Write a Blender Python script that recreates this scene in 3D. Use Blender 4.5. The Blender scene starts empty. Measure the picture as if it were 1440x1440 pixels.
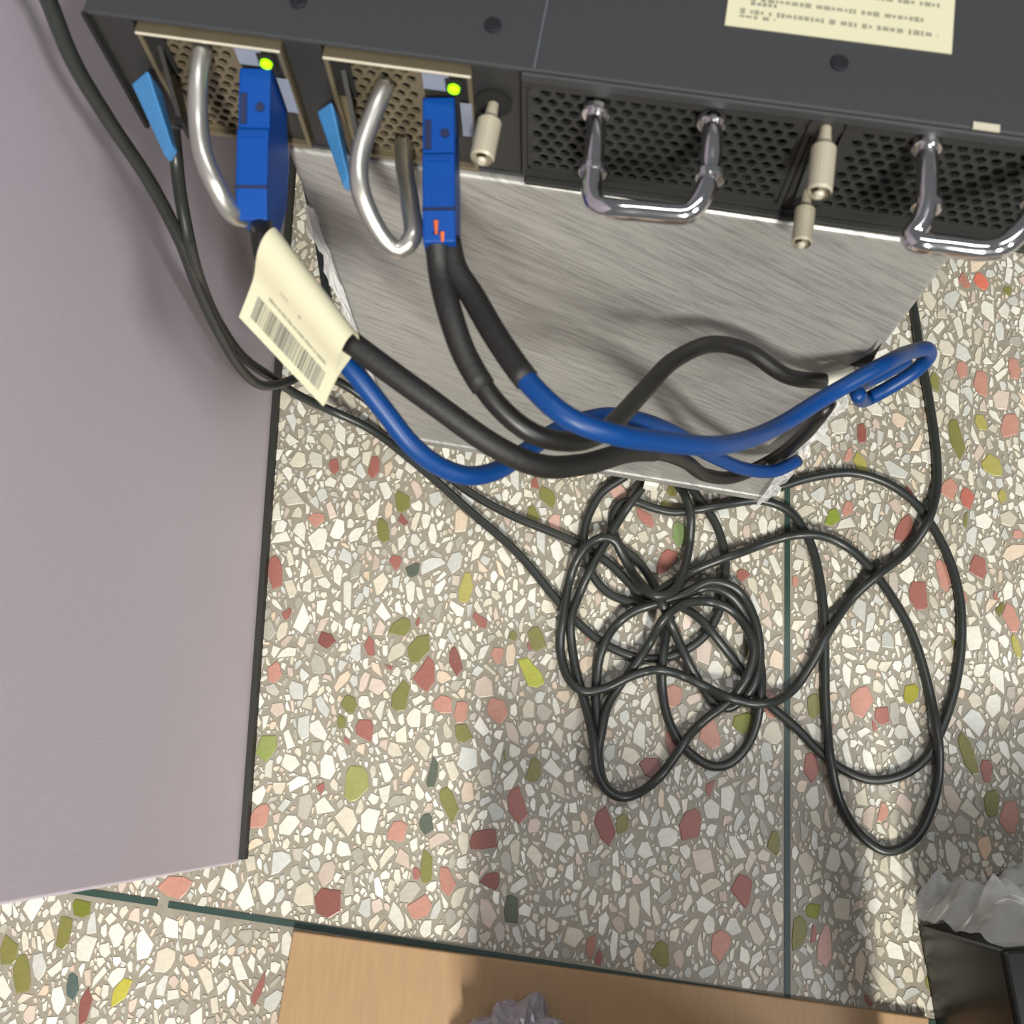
import bpy, math, random
import numpy as np
from mathutils import Vector, Matrix

random.seed(7)
rng = np.random.default_rng(11)
S = bpy.context.scene
COL = S.collection

# ------------------------------------------------------------------ camera
F, H = 1440.0, 0.61
def nrm(v):
    v = np.array(v, float); return v / np.linalg.norm(v)
_d = nrm((25, 420, 1440))                       # straight down, seen from the camera
_v = np.array((387, -4960, 1440.0)); _v = nrm(_v - _d * _v.dot(_d))
_Z, _Y = -_d, _v
_X = np.cross(_Y, _Z)
R = np.array([_X, _Y, _Z])                      # world = R @ (x right, y down, z forward)
CAM = np.array([0, 0, H])
cd = bpy.data.cameras.new('camera'); cam = bpy.data.objects.new('camera', cd); COL.objects.link(cam)
cd.sensor_width = 36; cd.lens = 36 * F / 1440; cd.clip_start = 0.01; cd.clip_end = 50
Rb = R @ np.diag([1, -1, -1])
M4 = Matrix([[*Rb[0], 0], [*Rb[1], 0], [*Rb[2], H], [0, 0, 0, 1]])
cam.matrix_world = M4
cd.dof.use_dof = True; cd.dof.focus_distance = 0.57; cd.dof.aperture_fstop = 20
S.camera = cam

# ------------------------------------------------------------------ light
w = bpy.data.worlds.new('world'); S.world = w; w.use_nodes = True
w.node_tree.nodes['Background'].inputs[0].default_value = (0.93, 0.97, 1.0, 1)
w.node_tree.nodes['Background'].inputs[1].default_value = 0.24
def tube_light(name, loc, sx, sy, power, col, target=(0, 0.1, 0)):
    l = bpy.data.lights.new(name, 'AREA'); l.shape = 'RECTANGLE'; l.size = sx; l.size_y = sy
    l.energy = power; l.color = col
    o = bpy.data.objects.new(name, l); COL.objects.link(o); o.location = loc
    o.rotation_euler = (Vector(target) - Vector(loc)).to_track_quat('-Z', 'Y').to_euler()
    return o
tube_light('ceiling_tube_light', (0.32, -2.10, 2.3), 0.20, 0.6, 215, (1.0, 0.965, 0.88))
tube_light('ceiling_tube_light', (1.40, -0.85, 2.1), 0.4, 0.4, 44, (0.98, 0.98, 1.0))
tube_light('ceiling_tube_light', (0.30, 0.55, 2.4), 1.2, 0.18, 18, (0.98, 0.99, 1.0), (0.30, 0.5, 0))
S.view_settings.view_transform = 'Standard'; S.view_settings.look = 'None'
S.view_settings.exposure = -0.70; S.view_settings.gamma = 1.0
S.view_settings.use_curve_mapping = False

# ------------------------------------------------------------------ helpers
def ray(px, py): return R @ np.array([px - 720, py - 720, F])
def G(px, py, z=0.0):
    r = ray(px, py); return CAM + r * ((z - H) / r[2])
def V(px, py, p, nn):
    r = ray(px, py); return CAM + r * (np.dot(np.array(p) - CAM, nn) / np.dot(r, nn))
def proj(p):
    c = R.T @ (np.array(p, float) - CAM); return 720 + F * c[0] / c[2], 720 + F * c[1] / c[2]
UP = np.array([0, 0, 1.0])

def wloc(o):
    l = Vector((0, 0, 0))
    while o: l = l + o.location; o = o.parent
    return np.array(l)

def tag(o, label, cat, group=None, kind=None):
    if label: o['label'] = label
    if cat: o['category'] = cat
    if group: o['group'] = group
    if kind: o['kind'] = kind
    return o

def empty(name, loc, label, cat, group=None):
    o = bpy.data.objects.new(name, None); o.empty_display_size = 0.02
    COL.objects.link(o); o.location = [float(v) for v in loc]
    return tag(o, label, cat, group)

class MB:
    def __init__(s): s.v = []; s.f = []
    def add(s, vs, fs):
        k = len(s.v); s.v += [tuple(map(float, p)) for p in vs]; s.f += [tuple(i + k for i in q) for q in fs]; return s
    def hexa(s, p):     # 8 corner points, bottom ring then top ring
        return s.add(p, [(3, 2, 1, 0), (4, 5, 6, 7), (0, 1, 5, 4), (1, 2, 6, 5), (2, 3, 7, 6), (3, 0, 4, 7)])
    def prism(s, ring, vec):
        n_ = len(ring); top = [np.array(p) + vec for p in ring]
        return s.add(list(ring) + top, [tuple(range(n_))[::-1], tuple(range(n_, 2 * n_))] +
                     [(i, (i + 1) % n_, (i + 1) % n_ + n_, i + n_) for i in range(n_)])
    def tube(s, pts, r, n_=12, caps=True):
        pts = [np.array(p, float) for p in pts]; m = len(pts)
        rs = r if hasattr(r, '__len__') else [r] * m
        tang = [nrm(pts[min(i + 1, m - 1)] - pts[max(i - 1, 0)]) for i in range(m)]
        a = np.cross(tang[0], UP)
        if np.linalg.norm(a) < .1: a = np.cross(tang[0], [1, 0, 0])
        a = nrm(a); vs = []; fs = []
        for i in range(m):
            a = nrm(a - tang[i] * np.dot(a, tang[i])); b = np.cross(tang[i], a)
            for k in range(n_):
                t = 2 * math.pi * k / n_
                vs.append(pts[i] + (a * math.cos(t) + b * math.sin(t)) * rs[i])
        for i in range(m - 1):
            for k in range(n_):
                fs.append((i * n_ + k, i * n_ + (k + 1) % n_, (i + 1) * n_ + (k + 1) % n_, (i + 1) * n_ + k))
        if caps:
            fs.append(tuple(range(n_))[::-1]); fs.append(tuple((m - 1) * n_ + k for k in range(n_)))
        return s.add(vs, fs)
    def build(s, name, mat, parent=None, smooth=False, bevel=0, seg=2, subsurf=0):
        v = np.array(s.v)
        base = wloc(parent) if parent else np.array([(v[:, 0].min() + v[:, 0].max()) / 2, (v[:, 1].min() + v[:, 1].max()) / 2, v[:, 2].min()])
        me = bpy.data.meshes.new(name); me.from_pydata((v - base).tolist(), [], s.f); me.update()
        if mat: me.materials.append(mat)
        if smooth: me.polygons.foreach_set('use_smooth', [True] * len(me.polygons))
        o = bpy.data.objects.new(name, me); COL.objects.link(o)
        if parent: o.parent = parent
        else: o.location = base.tolist()
        if bevel:
            b = o.modifiers.new('bevel', 'BEVEL'); b.width = bevel; b.segments = seg; b.limit_method = 'ANGLE'; b.harden_normals = False
        if subsurf:
            q = o.modifiers.new('sub', 'SUBSURF'); q.levels = subsurf; q.render_levels = subsurf
        return o

def catmull(pts, step=0.003):
    P = [np.array(p, float) for p in pts]
    P = [2 * P[0] - P[1]] + P + [2 * P[-1] - P[-2]]
    out = []
    for i in range(1, len(P) - 2):
        p0, p1, p2, p3 = P[i - 1:i + 3]
        # centripetal
        t0 = 0; t1 = t0 + max(np.linalg.norm(p1 - p0), 1e-6) ** .5; t2 = t1 + max(np.linalg.norm(p2 - p1), 1e-6) ** .5; t3 = t2 + max(np.linalg.norm(p3 - p2), 1e-6) ** .5
        n_ = max(2, int(np.linalg.norm(p2 - p1) / step))
        for k in range(n_):
            t = t1 + (t2 - t1) * k / n_
            A1 = (t1 - t) / (t1 - t0) * p0 + (t - t0) / (t1 - t0) * p1
            A2 = (t2 - t) / (t2 - t1) * p1 + (t - t1) / (t2 - t1) * p2
            A3 = (t3 - t) / (t3 - t2) * p2 + (t - t2) / (t3 - t2) * p3
            B1 = (t2 - t) / (t2 - t0) * A1 + (t - t0) / (t2 - t0) * A2
            B2 = (t3 - t) / (t3 - t1) * A2 + (t - t1) / (t3 - t1) * A3
            out.append((t2 - t) / (t2 - t1) * B1 + (t - t1) / (t2 - t1) * B2)
    out.append(P[-2]); return np.array(out)

def lin(r, g, b):
    f = lambda c: (c / 255 / 12.92) if c / 255 <= .04045 else ((c / 255 + .055) / 1.055) ** 2.4
    return (f(r), f(g), f(b), 1)

def mat(name, col, rough=.5, metal=0, noise=0, nscale=60, bump=0, bscale=400, spec=.5, stretch=None, emit=None):
    m = bpy.data.materials.new(name); m.use_nodes = True; nt = m.node_tree; b = nt.nodes['Principled BSDF']
    b.inputs['Base Color'].default_value = col; b.inputs['Roughness'].default_value = rough; b.inputs['Metallic'].default_value = metal
    b.inputs['Specular IOR Level'].default_value = spec
    tc = nt.nodes.new('ShaderNodeTexCoord'); src = tc.outputs['Object']
    if stretch:
        mp = nt.nodes.new('ShaderNodeMapping'); mp.inputs['Scale'].default_value = stretch; nt.links.new(src, mp.inputs[0]); src = mp.outputs[0]
    if noise:
        n_ = nt.nodes.new('ShaderNodeTexNoise'); n_.inputs['Scale'].default_value = nscale; n_.inputs['Detail'].default_value = 5
        nt.links.new(src, n_.inputs['Vector'])
        mx = nt.nodes.new('ShaderNodeMix'); mx.data_type = 'RGBA'
        mx.inputs[6].default_value = tuple(c * (1 - noise) for c in col[:3]) + (1,)
        mx.inputs[7].default_value = tuple(min(1, c * (1 + noise)) for c in col[:3]) + (1,)
        nt.links.new(n_.outputs['Fac'], mx.inputs[0]); nt.links.new(mx.outputs[2], b.inputs['Base Color'])
    if bump:
        n2 = nt.nodes.new('ShaderNodeTexNoise'); n2.inputs['Scale'].default_value = bscale; nt.links.new(src, n2.inputs['Vector'])
        bp = nt.nodes.new('ShaderNodeBump'); bp.inputs['Strength'].default_value = bump; bp.inputs['Distance'].default_value = .001
        nt.links.new(n2.outputs['Fac'], bp.inputs['Height']); nt.links.new(bp.outputs[0], b.inputs['Normal'])
    if emit:
        b.inputs['Emission Color'].default_value = emit[0]; b.inputs['Emission Strength'].default_value = emit[1]
    return m

MT = {
 'matrix': mat('terrazzo_matrix', lin(142, 136, 122), .45, noise=.22, nscale=220, bump=.1, bscale=900),
 'strip': mat('divider_strip_green', lin(44, 66, 60), .4, noise=.25, nscale=90),
 'panel': mat('lilac_powder_coat', lin(204, 194, 204), .55, noise=.03, nscale=400, bump=.12, bscale=1800),
 'rubber': mat('black_rubber', lin(38, 38, 34), .7),
 'chassis': mat('chassis_paint', lin(48, 50, 52), .5, noise=.05, nscale=500, bump=.1, bscale=2500),
 'face': mat('dark_face_paint', lin(40, 40, 39), .5, noise=.08, nscale=300),
 'grille': mat('dark_grille', lin(42, 43, 42), .45, noise=.1, nscale=200),
 'psu': mat('psu_plate_metal', lin(126, 116, 95), .42, metal=.55, noise=.12, nscale=120),
 'lip': mat('psu_lip', lin(205, 197, 178), .4, metal=.3),
 'void': mat('dark_interior', lin(14, 14, 13), .9),
 'steel': mat('satin_steel', lin(196, 194, 186), .32, metal=.9, noise=.06, nscale=90),
 'chrome': mat('chrome', lin(226, 224, 226), .12, metal=1.0),
 'nickel': mat('knurled_nickel', lin(186, 178, 158), .4, metal=.35, noise=.05, nscale=500),
 'blue': mat('blue_plastic', lin(0, 60, 134), .5, noise=.04, spec=.22),
 'bluelever': mat('light_blue_plastic', lin(58, 116, 166), .5),
 'bluedark': mat('hole_blue_dark', lin(8, 22, 60), .7),
 'bluewire': mat('blue_insulation', lin(2, 56, 116), .42, noise=.08, nscale=150, spec=.35),
 'blackwire': mat('black_insulation', lin(22, 21, 20), .42, noise=.15, nscale=120),
 'shrink': mat('black_heat_shrink', lin(22, 21, 20), .6, noise=.15, nscale=150, bump=.2, bscale=500),
 'cord': mat('black_cord_rubber', lin(42, 45, 43), .38, noise=.2, nscale=80),
 'copper': mat('copper', lin(220, 110, 50), .4, metal=.5),
 'paper': mat('cream_paper', lin(194, 190, 162), .6, noise=.02, nscale=60),
 'ink': mat('grey_ink', lin(122, 122, 114), .7),
 'inkd': mat('dark_grey_ink', lin(84, 86, 80), .7),
 'inkl': mat('pale_grey_ink', lin(136, 134, 116), .7),
 'sticker': mat('grey_blue_sticker', lin(128, 134, 150), .5, noise=.06),
 'led': mat('green_led', lin(150, 255, 0), .4, emit=((0.36, 1.0, 0.0, 1), 1.6)),
 'screw': mat('dark_screw', lin(44, 46, 50), .35, metal=.5),
 'wood': mat('brown_board', lin(166, 134, 97), .55, noise=.14, nscale=30, stretch=(14, 1.2, 1)),
 'carton': mat('shadow_carton_brown', lin(170, 132, 92), .8, noise=.06),
 'glossblack': mat('gloss_black', lin(15, 15, 14), .30, noise=.25, nscale=50, stretch=(1, 1, .3), spec=.22),
 'seam': mat('pale_seam', lin(78, 81, 86), .5),
 'white': mat('white_foam', lin(226, 224, 210), .7),
}

# translucent plastics
def plastic(name, col, alpha, rough, bump, bscale, stretch=(1, 1, 1), rotz=None):
    m = bpy.data.materials.new(name); m.use_nodes = True; nt = m.node_tree; b = nt.nodes['Principled BSDF']
    b.inputs['Base Color'].default_value = col; b.inputs['Roughness'].default_value = rough; b.inputs['Alpha'].default_value = alpha
    b.inputs['Specular IOR Level'].default_value = .8
    tc = nt.nodes.new('ShaderNodeTexCoord'); mp = nt.nodes.new('ShaderNodeMapping'); mp.inputs['Scale'].default_value = stretch
    nt.links.new(tc.outputs['Object'], mp.inputs[0])
    n_ = nt.nodes.new('ShaderNodeTexNoise'); n_.inputs['Scale'].default_value = bscale; n_.inputs['Detail'].default_value = 4
    nt.links.new(mp.outputs[0], n_.inputs[0])
    bp = nt.nodes.new('ShaderNodeBump'); bp.inputs['Strength'].default_value = bump; bp.inputs['Distance'].default_value = .002
    nt.links.new(n_.outputs['Fac'], bp.inputs['Height']); nt.links.new(bp.outputs[0], b.inputs['Normal'])
    return m
MT['bag'] = plastic('lilac_grey_poly', lin(172, 166, 176), .72, .28, .5, 60)
MT['wrap'] = plastic('clear_poly', lin(238, 240, 240), .58, .18, .6, 70)

# ------------------------------------------------------------------ floor
FX0, FX1, FY0, FY1 = -1.1, 1.1, -1.1, 1.1
def floor_far_material():
    m = MT['matrix']; return m
fl = MB().hexa([(FX0, FY0, -.03), (FX1, FY0, -.03), (FX1, FY1, -.03), (FX0, FY1, -.03), (FX0, FY0, 0), (FX1, FY0, 0), (FX1, FY1, 0), (FX0, FY1, 0)])
floor = fl.build('floor', MT['matrix']); tag(floor, 'grey terrazzo floor with white, red and olive stone chips', 'floor', kind='structure')

# divider strips (green, about 3 mm wide, flush with the floor)
SX = 0.1462
pA, pB = G(130, 1258), G(900, 1375.5)
sdir = nrm(pB - pA); sper = np.array([-sdir[1], sdir[0], 0])
def strip(a, b, wd, name='divider_strip'):
    t = nrm(np.array(b) - np.array(a)); q = np.array([-t[1], t[0], 0]) * wd / 2
    lo = np.array([0, 0, -.004]); hi = np.array([0, 0, .0006])
    a = np.array(a); b = np.array(b)
    return MB().hexa([a - q + lo, b - q + lo, b + q + lo, a + q + lo, a - q + hi, b - q + hi, b + q + hi, a + q + hi]).build(name, MT['strip'], floor)
strip((SX, -.0895, 0), (SX, 1.05, 0), .0032)
g0, g1 = G(222, 1269.5), G(237, 1272)
strip(pA - sdir * .6, g0, .0036)
strip(g1, pA + sdir * (SX - pA[0]) / sdir[0], .0034)
strip(pA + sdir * (SX + .002 - pA[0]) / sdir[0], pA + sdir * 1.2, .0030)

# cabinet footprint line (floor line of its visible side)
PA, PB = G(340, 1213), G(410, 240)
PT = nrm(PB - PA); PN = np.array([PT[1], -PT[0], 0])       # PN points to the camera side (+x)
if PN[0] < 0: PN = -PN

# --- stone chips: packed polygons
RES = .0005
DX0, DX1, DY0, DY1 = -.42, .80, -.50, .78
NX, NY = int((DX1 - DX0) / RES), int((DY1 - DY0) / RES)
occ = np.zeros((NY, NX), bool)
yy, xx = np.mgrid[0:NY, 0:NX]
wx = DX0 + (xx + .5) * RES; wy = DY0 + (yy + .5) * RES
occ |= np.abs(wx - SX) < .0022
occ |= np.abs((wx - pA[0]) * sper[0] + (wy - pA[1]) * sper[1]) < .0024
occ |= ((wx - PA[0]) * PN[0] + (wy - PA[1]) * PN[1] < -.012) & (wy > PA[1] + .01)
del xx, yy, wx, wy
chips = []          # (poly Nx2 world, colour, area)
def convex(k, a, b, rot):
    th = np.sort(rng.uniform(0, 2 * math.pi, k)) * .5 + (np.arange(k) / k * 2 * math.pi + rng.uniform(0, 1)) * .5
    r = rng.uniform(.78, 1.12, k)
    p = np.stack([np.cos(th) * r * a, np.sin(th) * r * b], 1)
    pts = sorted(map(tuple, p))
    def half(ps):
        h = []
        for q in ps:
            while len(h) > 1 and (h[-1][0] - h[-2][0]) * (q[1] - h[-2][1]) - (h[-1][1] - h[-2][1]) * (q[0] - h[-2][0]) <= 0: h.pop()
            h.append(q)
        return h[:-1]
    hl = np.array(half(pts) + half(pts[::-1]))
    c, s_ = math.cos(rot), math.sin(rot)
    return hl @ np.array([[c, s_], [-s_, c]])
def cells(poly, gap):
    """grid mask of a polygon whose origin is the centre of a cell"""
    m_ = int(math.ceil((np.abs(poly).max() + gap) / RES)) + 1
    X = np.arange(-m_, m_ + 1) * RES; ins = np.ones((2 * m_ + 1, 2 * m_ + 1), bool); n_ = len(poly)
    for k in range(n_):
        ax, ay = poly[k]; bx, by = poly[(k + 1) % n_]; L = math.hypot(bx - ax, by - ay)
        if L < 1e-7: continue
        ins &= ((bx - ax) * (X[:, None] - ay) - (by - ay) * (X[None, :] - ax)) / L > -gap
    return m_, ins
def try_place(i, j, poly, cm_, col):
    m_, ins = cm_
    if i < m_ or j < m_ or i + m_ >= NX or j + m_ >= NY: return False
    sub = occ[j - m_:j + m_ + 1, i - m_:i + m_ + 1]
    if (sub & ins).any(): return False
    sub |= ins
    chips.append((poly + (DX0 + (i + .5) * RES, DY0 + (j + .5) * RES), col)); return True
RED, RED2, PINK, OLIVE, YEL, DGREEN, PEACH = (152, 98, 88), (132, 82, 74), (198, 160, 148), (122, 120, 66), (162, 156, 86), (84, 92, 78), (220, 188, 160)
SALMON = (182, 134, 118)
special = [  # px, py, w, h, colour
 (445,732,26,22,SALMON),(470,655,14,26,RED),(388,805,22,50,RED),(385,945,20,36,SALMON),(525,655,20,36,RED),(555,790,18,22,RED),(598,950,30,46,RED),(640,930,18,40,RED2),
 (512,1030,24,32,RED),(520,910,16,28,RED),(560,1170,30,26,SALMON),(590,1275,34,30,SALMON),(462,1268,32,40,RED2),(680,1180,36,30,RED2),(730,1132,28,44,RED),(625,990,26,26,SALMON),
 (650,1000,18,30,SALMON),(700,1000,28,34,SALMON),(852,1160,30,46,RED2),(915,1080,28,28,RED2),(972,1160,28,44,RED),(948,1045,26,40,RED),(1045,1250,28,40,RED),(1015,1330,26,36,SALMON),
 (745,1390,26,30,RED2),(1000,1030,30,40,SALMON),(1085,990,22,40,SALMON),(1140,1080,20,36,RED),(1097,890,16,44,RED),(1212,985,30,44,SALMON),(1235,970,20,34,RED),(1240,1005,22,24,RED),
 (1292,835,24,44,RED),(1272,745,24,42,RED),(1325,810,22,40,SALMON),(1375,795,24,36,RED),(1335,690,26,34,SALMON),(1362,703,20,34,(176,104,90)),(1380,395,18,28,(206,112,92)),(1352,520,16,30,SALMON),
 (1380,540,24,40,SALMON),(1425,520,18,36,SALMON),(1420,600,24,40,SALMON),(1422,870,24,40,SALMON),(1420,1150,26,40,SALMON),(1388,1085,20,32,RED),(1365,1330,20,26,PINK),(1385,1190,18,30,PEACH),
 (1192,715,14,24,SALMON),(1045,810,18,20,RED),(938,790,22,42,RED),(935,880,22,26,RED),(868,690,22,34,PINK),(1240,1140,14,26,SALMON),(700,920,20,24,SALMON),(780,735,18,30,PINK),
 (248,1246,44,26,SALMON),(225,1296,18,26,SALMON),(268,1296,24,22,SALMON),(120,1418,14,44,RED2),(362,1390,12,40,RED),(365,1150,22,38,SALMON),(690,1240,24,24,RED2),(1160,1330,20,44,PINK),
 (588,912,30,42,OLIVE),(562,885,24,34,OLIVE),(745,945,30,44,(170,172,70)),(654,830,20,44,YEL),(668,805,16,30,YEL),(540,745,18,34,OLIVE),(565,705,24,30,OLIVE),(502,1100,34,50,(146,148,88)),(490,990,20,26,OLIVE),
 (565,980,28,40,OLIVE),(652,1030,26,22,OLIVE),(600,1215,16,44,OLIVE),(632,1130,20,46,OLIVE),(600,1160,18,30,DGREEN),(750,1085,18,34,OLIVE),(875,1160,18,30,OLIVE),(375,1050,24,40,(138,148,84)),(530,1290,20,36,YEL),
 (608,1085,14,44,DGREEN),(640,1135,18,50,DGREEN),(770,700,22,36,OLIVE),(1170,728,24,24,(130,146,60)),(1210,655,16,38,YEL),(1345,615,22,60,OLIVE),(1395,655,26,34,YEL),(1380,595,16,26,YEL),(1280,975,22,26,(150,146,40)),
 (1362,1060,16,60,OLIVE),(1395,1130,20,34,OLIVE),(1145,995,18,34,OLIVE),(1150,1282,34,18,(128,136,34)),(1122,1310,18,40,OLIVE),(1088,1185,16,30,OLIVE),(870,1155,14,36,YEL),(940,715,26,24,OLIVE),(955,750,22,34,(120,140,90)),
 (1045,1015,26,34,(120,124,40)),(980,1010,30,32,(130,130,50)),(895,1075,26,40,(92,108,70)),(90,1310,22,36,OLIVE),(12,1338,24,36,OLIVE),(33,1372,24,44,OLIVE),(115,1275,26,26,(110,116,40)),(133,1390,18,30,(170,160,50)),
 (170,1395,20,36,(176,170,70)),(103,1386,16,30,(80,96,90)),(580,800,20,22,DGREEN),(660,850,14,20,YEL),(755,900,22,34,OLIVE),(1345,595,18,40,OLIVE),(1410,700,12,22,YEL),(930,1340,22,28,OLIVE),(720,1280,20,34,DGREEN),
 (940,560,1,1,OLIVE),(1200,830,30,26,(106,112,96)),(1225,800,22,24,(112,122,106)),(480,1015,14,20,OLIVE),(1430,910,10,34,YEL),(700,1200,14,20,DGREEN)]
for px, py, ww, hh, c in special:
    if ww < 5: continue
    p = G(px, py); k = (H / 1500) * .97
    pol = convex(rng.integers(6, 9), ww * k / 2 * 1.22, hh * k / 2 * 1.22, rng.normal(0, .25))
    try_place(int((p[0] - DX0) / RES), int((p[1] - DY0) / RES), pol, cells(pol, .0001), c)
PAL = [((214, 212, 200), .36), ((204, 197, 179), .20), ((194, 195, 188), .14), ((222, 220, 210), .08), ((198, 182, 168), .06), ((208, 190, 168), .03), ((170, 166, 154), .07), ((186, 178, 166), .04)]
pc = [c for c, _ in PAL]; pw = np.array([x for _, x in PAL]); pw = pw / pw.sum()
for rad, trials in ((.0074, 1900), (.006, 7400), (.0049, 16500), (.004, 29000), (.0032, 45000), (.0024, 74000), (.0017, 95000), (.0012, 70000)):
    lib = []
    for _ in range(160):
        pol = convex(rng.integers(4, 8), rad * rng.uniform(.45, .9), rad * rng.uniform(.85, 1.4), rng.normal(0, .45))
        lib.append((pol, cells(pol, rng.choice([.0001, .0002, .0004]))))
    free = np.flatnonzero(~occ.ravel()); sel = rng.choice(free, trials); li = rng.integers(0, 160, trials); ci = rng.choice(len(pc), trials, p=pw)
    jit = rng.normal(0, 7, trials); rare = rng.random(trials)
    for t_ in range(trials):
        f_ = int(sel[t_])
        cy, cx = divmod(f_, NX)
        if occ[cy, cx]: continue
        pol, cc_ = lib[li[t_]]
        c = (RED, OLIVE, SALMON, RED2)[int(rare[t_] * 200) % 4] if (rare[t_] < .025 and rad > .003) else pc[ci[t_]]
        try_place(cx, cy, pol, cc_, tuple(max(0, min(255, ch + jit[t_])) for ch in c))
print('chips', len(chips), 'cover', occ.mean())
cm = bpy.data.materials.new('stone_chip'); cm.use_nodes = True
nt = cm.node_tree; bs = nt.nodes['Principled BSDF']; at = nt.nodes.new('ShaderNodeAttribute'); at.attribute_name = 'stone_colour'
tc = nt.nodes.new('ShaderNodeTexCoord'); no = nt.nodes.new('ShaderNodeTexNoise'); no.inputs['Scale'].default_value = 350; no.inputs['Detail'].default_value = 4
nt.links.new(tc.outputs['Object'], no.inputs[0])
rr = nt.nodes.new('ShaderNodeMapRange'); rr.inputs[3].default_value = .78; rr.inputs[4].default_value = 1.12; nt.links.new(no.outputs['Fac'], rr.inputs[0])
mx = nt.nodes.new('ShaderNodeVectorMath'); mx.operation = 'SCALE'; nt.links.new(at.outputs['Color'], mx.inputs[0]); nt.links.new(rr.outputs[0], mx.inputs['Scale'])
nt.links.new(mx.outputs[0], bs.inputs['Base Color']); bs.inputs['Roughness'].default_value = .38
def chip_mesh(name, lst):
    vs = []; fs = []; cols = []
    for q, c in lst:
        n_ = len(q); k = len(vs); cc = lin(*c)
        ctr = q.mean(0)
        vs += [(x, y, -.001) for x, y in q]; vs += [(x, y, .0003) for x, y in q]
        vs += [(ctr[0] + (x - ctr[0]) * .93, ctr[1] + (y - ctr[1]) * .93, .0005) for x, y in q]
        fs.append(tuple(range(k + 2 * n_, k + 3 * n_))); cols.append((cc, n_))
        for r_ in (0, 1):
            for i in range(n_):
                fs.append((k + r_ * n_ + i, k + r_ * n_ + (i + 1) % n_, k + (r_ + 1) * n_ + (i + 1) % n_, k + (r_ + 1) * n_ + i)); cols.append((cc, 4))
    me = bpy.data.meshes.new(name); me.from_pydata(vs, [], fs); me.update(); me.materials.append(cm)
    ca = me.color_attributes.new('stone_colour', 'FLOAT_COLOR', 'CORNER')
    arr = np.concatenate([np.repeat(np.array([c]), n_, 0) for c, n_ in cols]).astype(np.float32)
    ca.data.foreach_set('color', arr.ravel())
    return me
def parea(q): x, y = q[:, 0], q[:, 1]; return .5 * abs(np.dot(x, np.roll(y, -1)) - np.dot(y, np.roll(x, -1)))
def in_view(q):
    x, y = proj((*q.mean(0), 0))
    if not (0 < x < 1440 and 0 < y < 1440): return False
    if 520 < x < 1150 and y < 640: return False
    if y < 300 or (x > 420 and y > 1300 + (x - 410) * .14) or x < 330 and y < 1250: return False
    return True
order = sorted(range(len(chips)), key=lambda i: -(parea(chips[i][0]) * (1 if in_view(chips[i][0]) else 0)))
fbase = wloc(floor)
for i in order[:300]:
    q, c = chips[i]; ctr = q.mean(0)
    o = bpy.data.objects.new('stone_chip', chip_mesh('stone_chip', [(q - ctr, c)])); COL.objects.link(o); o.parent = floor
    o.location = (ctr[0] - fbase[0], ctr[1] - fbase[1], -fbase[2])
rest = bpy.data.objects.new('small_stone_chips', chip_mesh('small_stone_chips', [chips[i] for i in order[300:]])); COL.objects.link(rest)
rest.parent = floor; rest.location = (-fbase).tolist(); rest['kind'] = 'stuff'

# ------------------------------------------------------------------ lilac cabinet at the left
CH_ = .62
cab = empty('cabinet', (PA + PB) / 2 - PN * .2, 'lilac grey metal cabinet standing on the terrazzo at the left', 'cabinet')
def slab(a, b, thick, z0, z1, nn):
    a = np.array(a); b = np.array(b)
    q = [a, b, b - nn * thick, a - nn * thick]
    return [np.array([p[0], p[1], z0]) for p in q] + [np.array([p[0], p[1], z1]) for p in q]
far = PA + PT * .85
m = MB().hexa(slab(PA, far, .018, .004, CH_, PN)); m.build('side_panel', MT['panel'], cab, bevel=.0012)
m = MB().hexa(slab(PA - PN * .02, PA - PN * .02 + PT * .018, .36, .004, CH_, PN)); m.build('front_panel', MT['panel'], cab, bevel=.001)
m = MB().hexa(slab(PA - PN * .38, far - PN * .38, .018, .004, CH_, PN)); m.build('side_panel', MT['panel'], cab, bevel=.001)
m = MB().hexa(slab(PA, far, .398, CH_ + .0005, CH_ + .018, PN)); m.build('top_panel', MT['panel'], cab, bevel=.001)
m = MB().hexa(slab(PA + PN * .0035 + PT * .002, far + PN * .0035, .010, .0, .0075, PN)); m.build('base_gasket', MT['rubber'], cab)

# ------------------------------------------------------------------ network switch
ZT = .357
CA = G(115, 15, ZT); CE = nrm(G(1440, 190, ZT) - CA); CN = np.array([CE[1], -CE[0], 0])
HC = .054; WC = .442; DC = .34
def C(u, o, w_): return CA + CE * u + CN * o + UP * w_            # metres on the switch: right, outward, up
def CP(px, py, o): return V(px, py, CA + CN * o, CN)              # a point seen at a pixel, o metres in front of the rear face
def cbox(mb, u0, u1, o0, o1, w0, w1):
    return mb.hexa([C(u0, o1, w0), C(u1, o1, w0), C(u1, o0, w0), C(u0, o0, w0), C(u0, o1, w1), C(u1, o1, w1), C(u1, o0, w1), C(u0, o0, w1)])
sw = empty('network_switch', C(WC / 2, -DC / 2, -HC), 'dark grey rack network switch lying on the film wrapped box', 'switch')
cbox(MB(), 0, WC, -DC, 0, -.0016, 0).build('top_cover', MT['chassis'], sw, bevel=.0006)
cbox(MB(), 0, WC, -DC, 0, -HC, -HC + .0014).build('bottom_plate', MT['chassis'], sw, bevel=.0004)
cbox(MB(), 0, .0016, -DC, -.0002, -HC + .0015, -.0017).build('side_plate', MT['face'], sw)
cbox(MB(), WC - .0016, WC, -DC, -.0002, -HC + .0015, -.0017).build('side_plate', MT['face'], sw)
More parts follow.
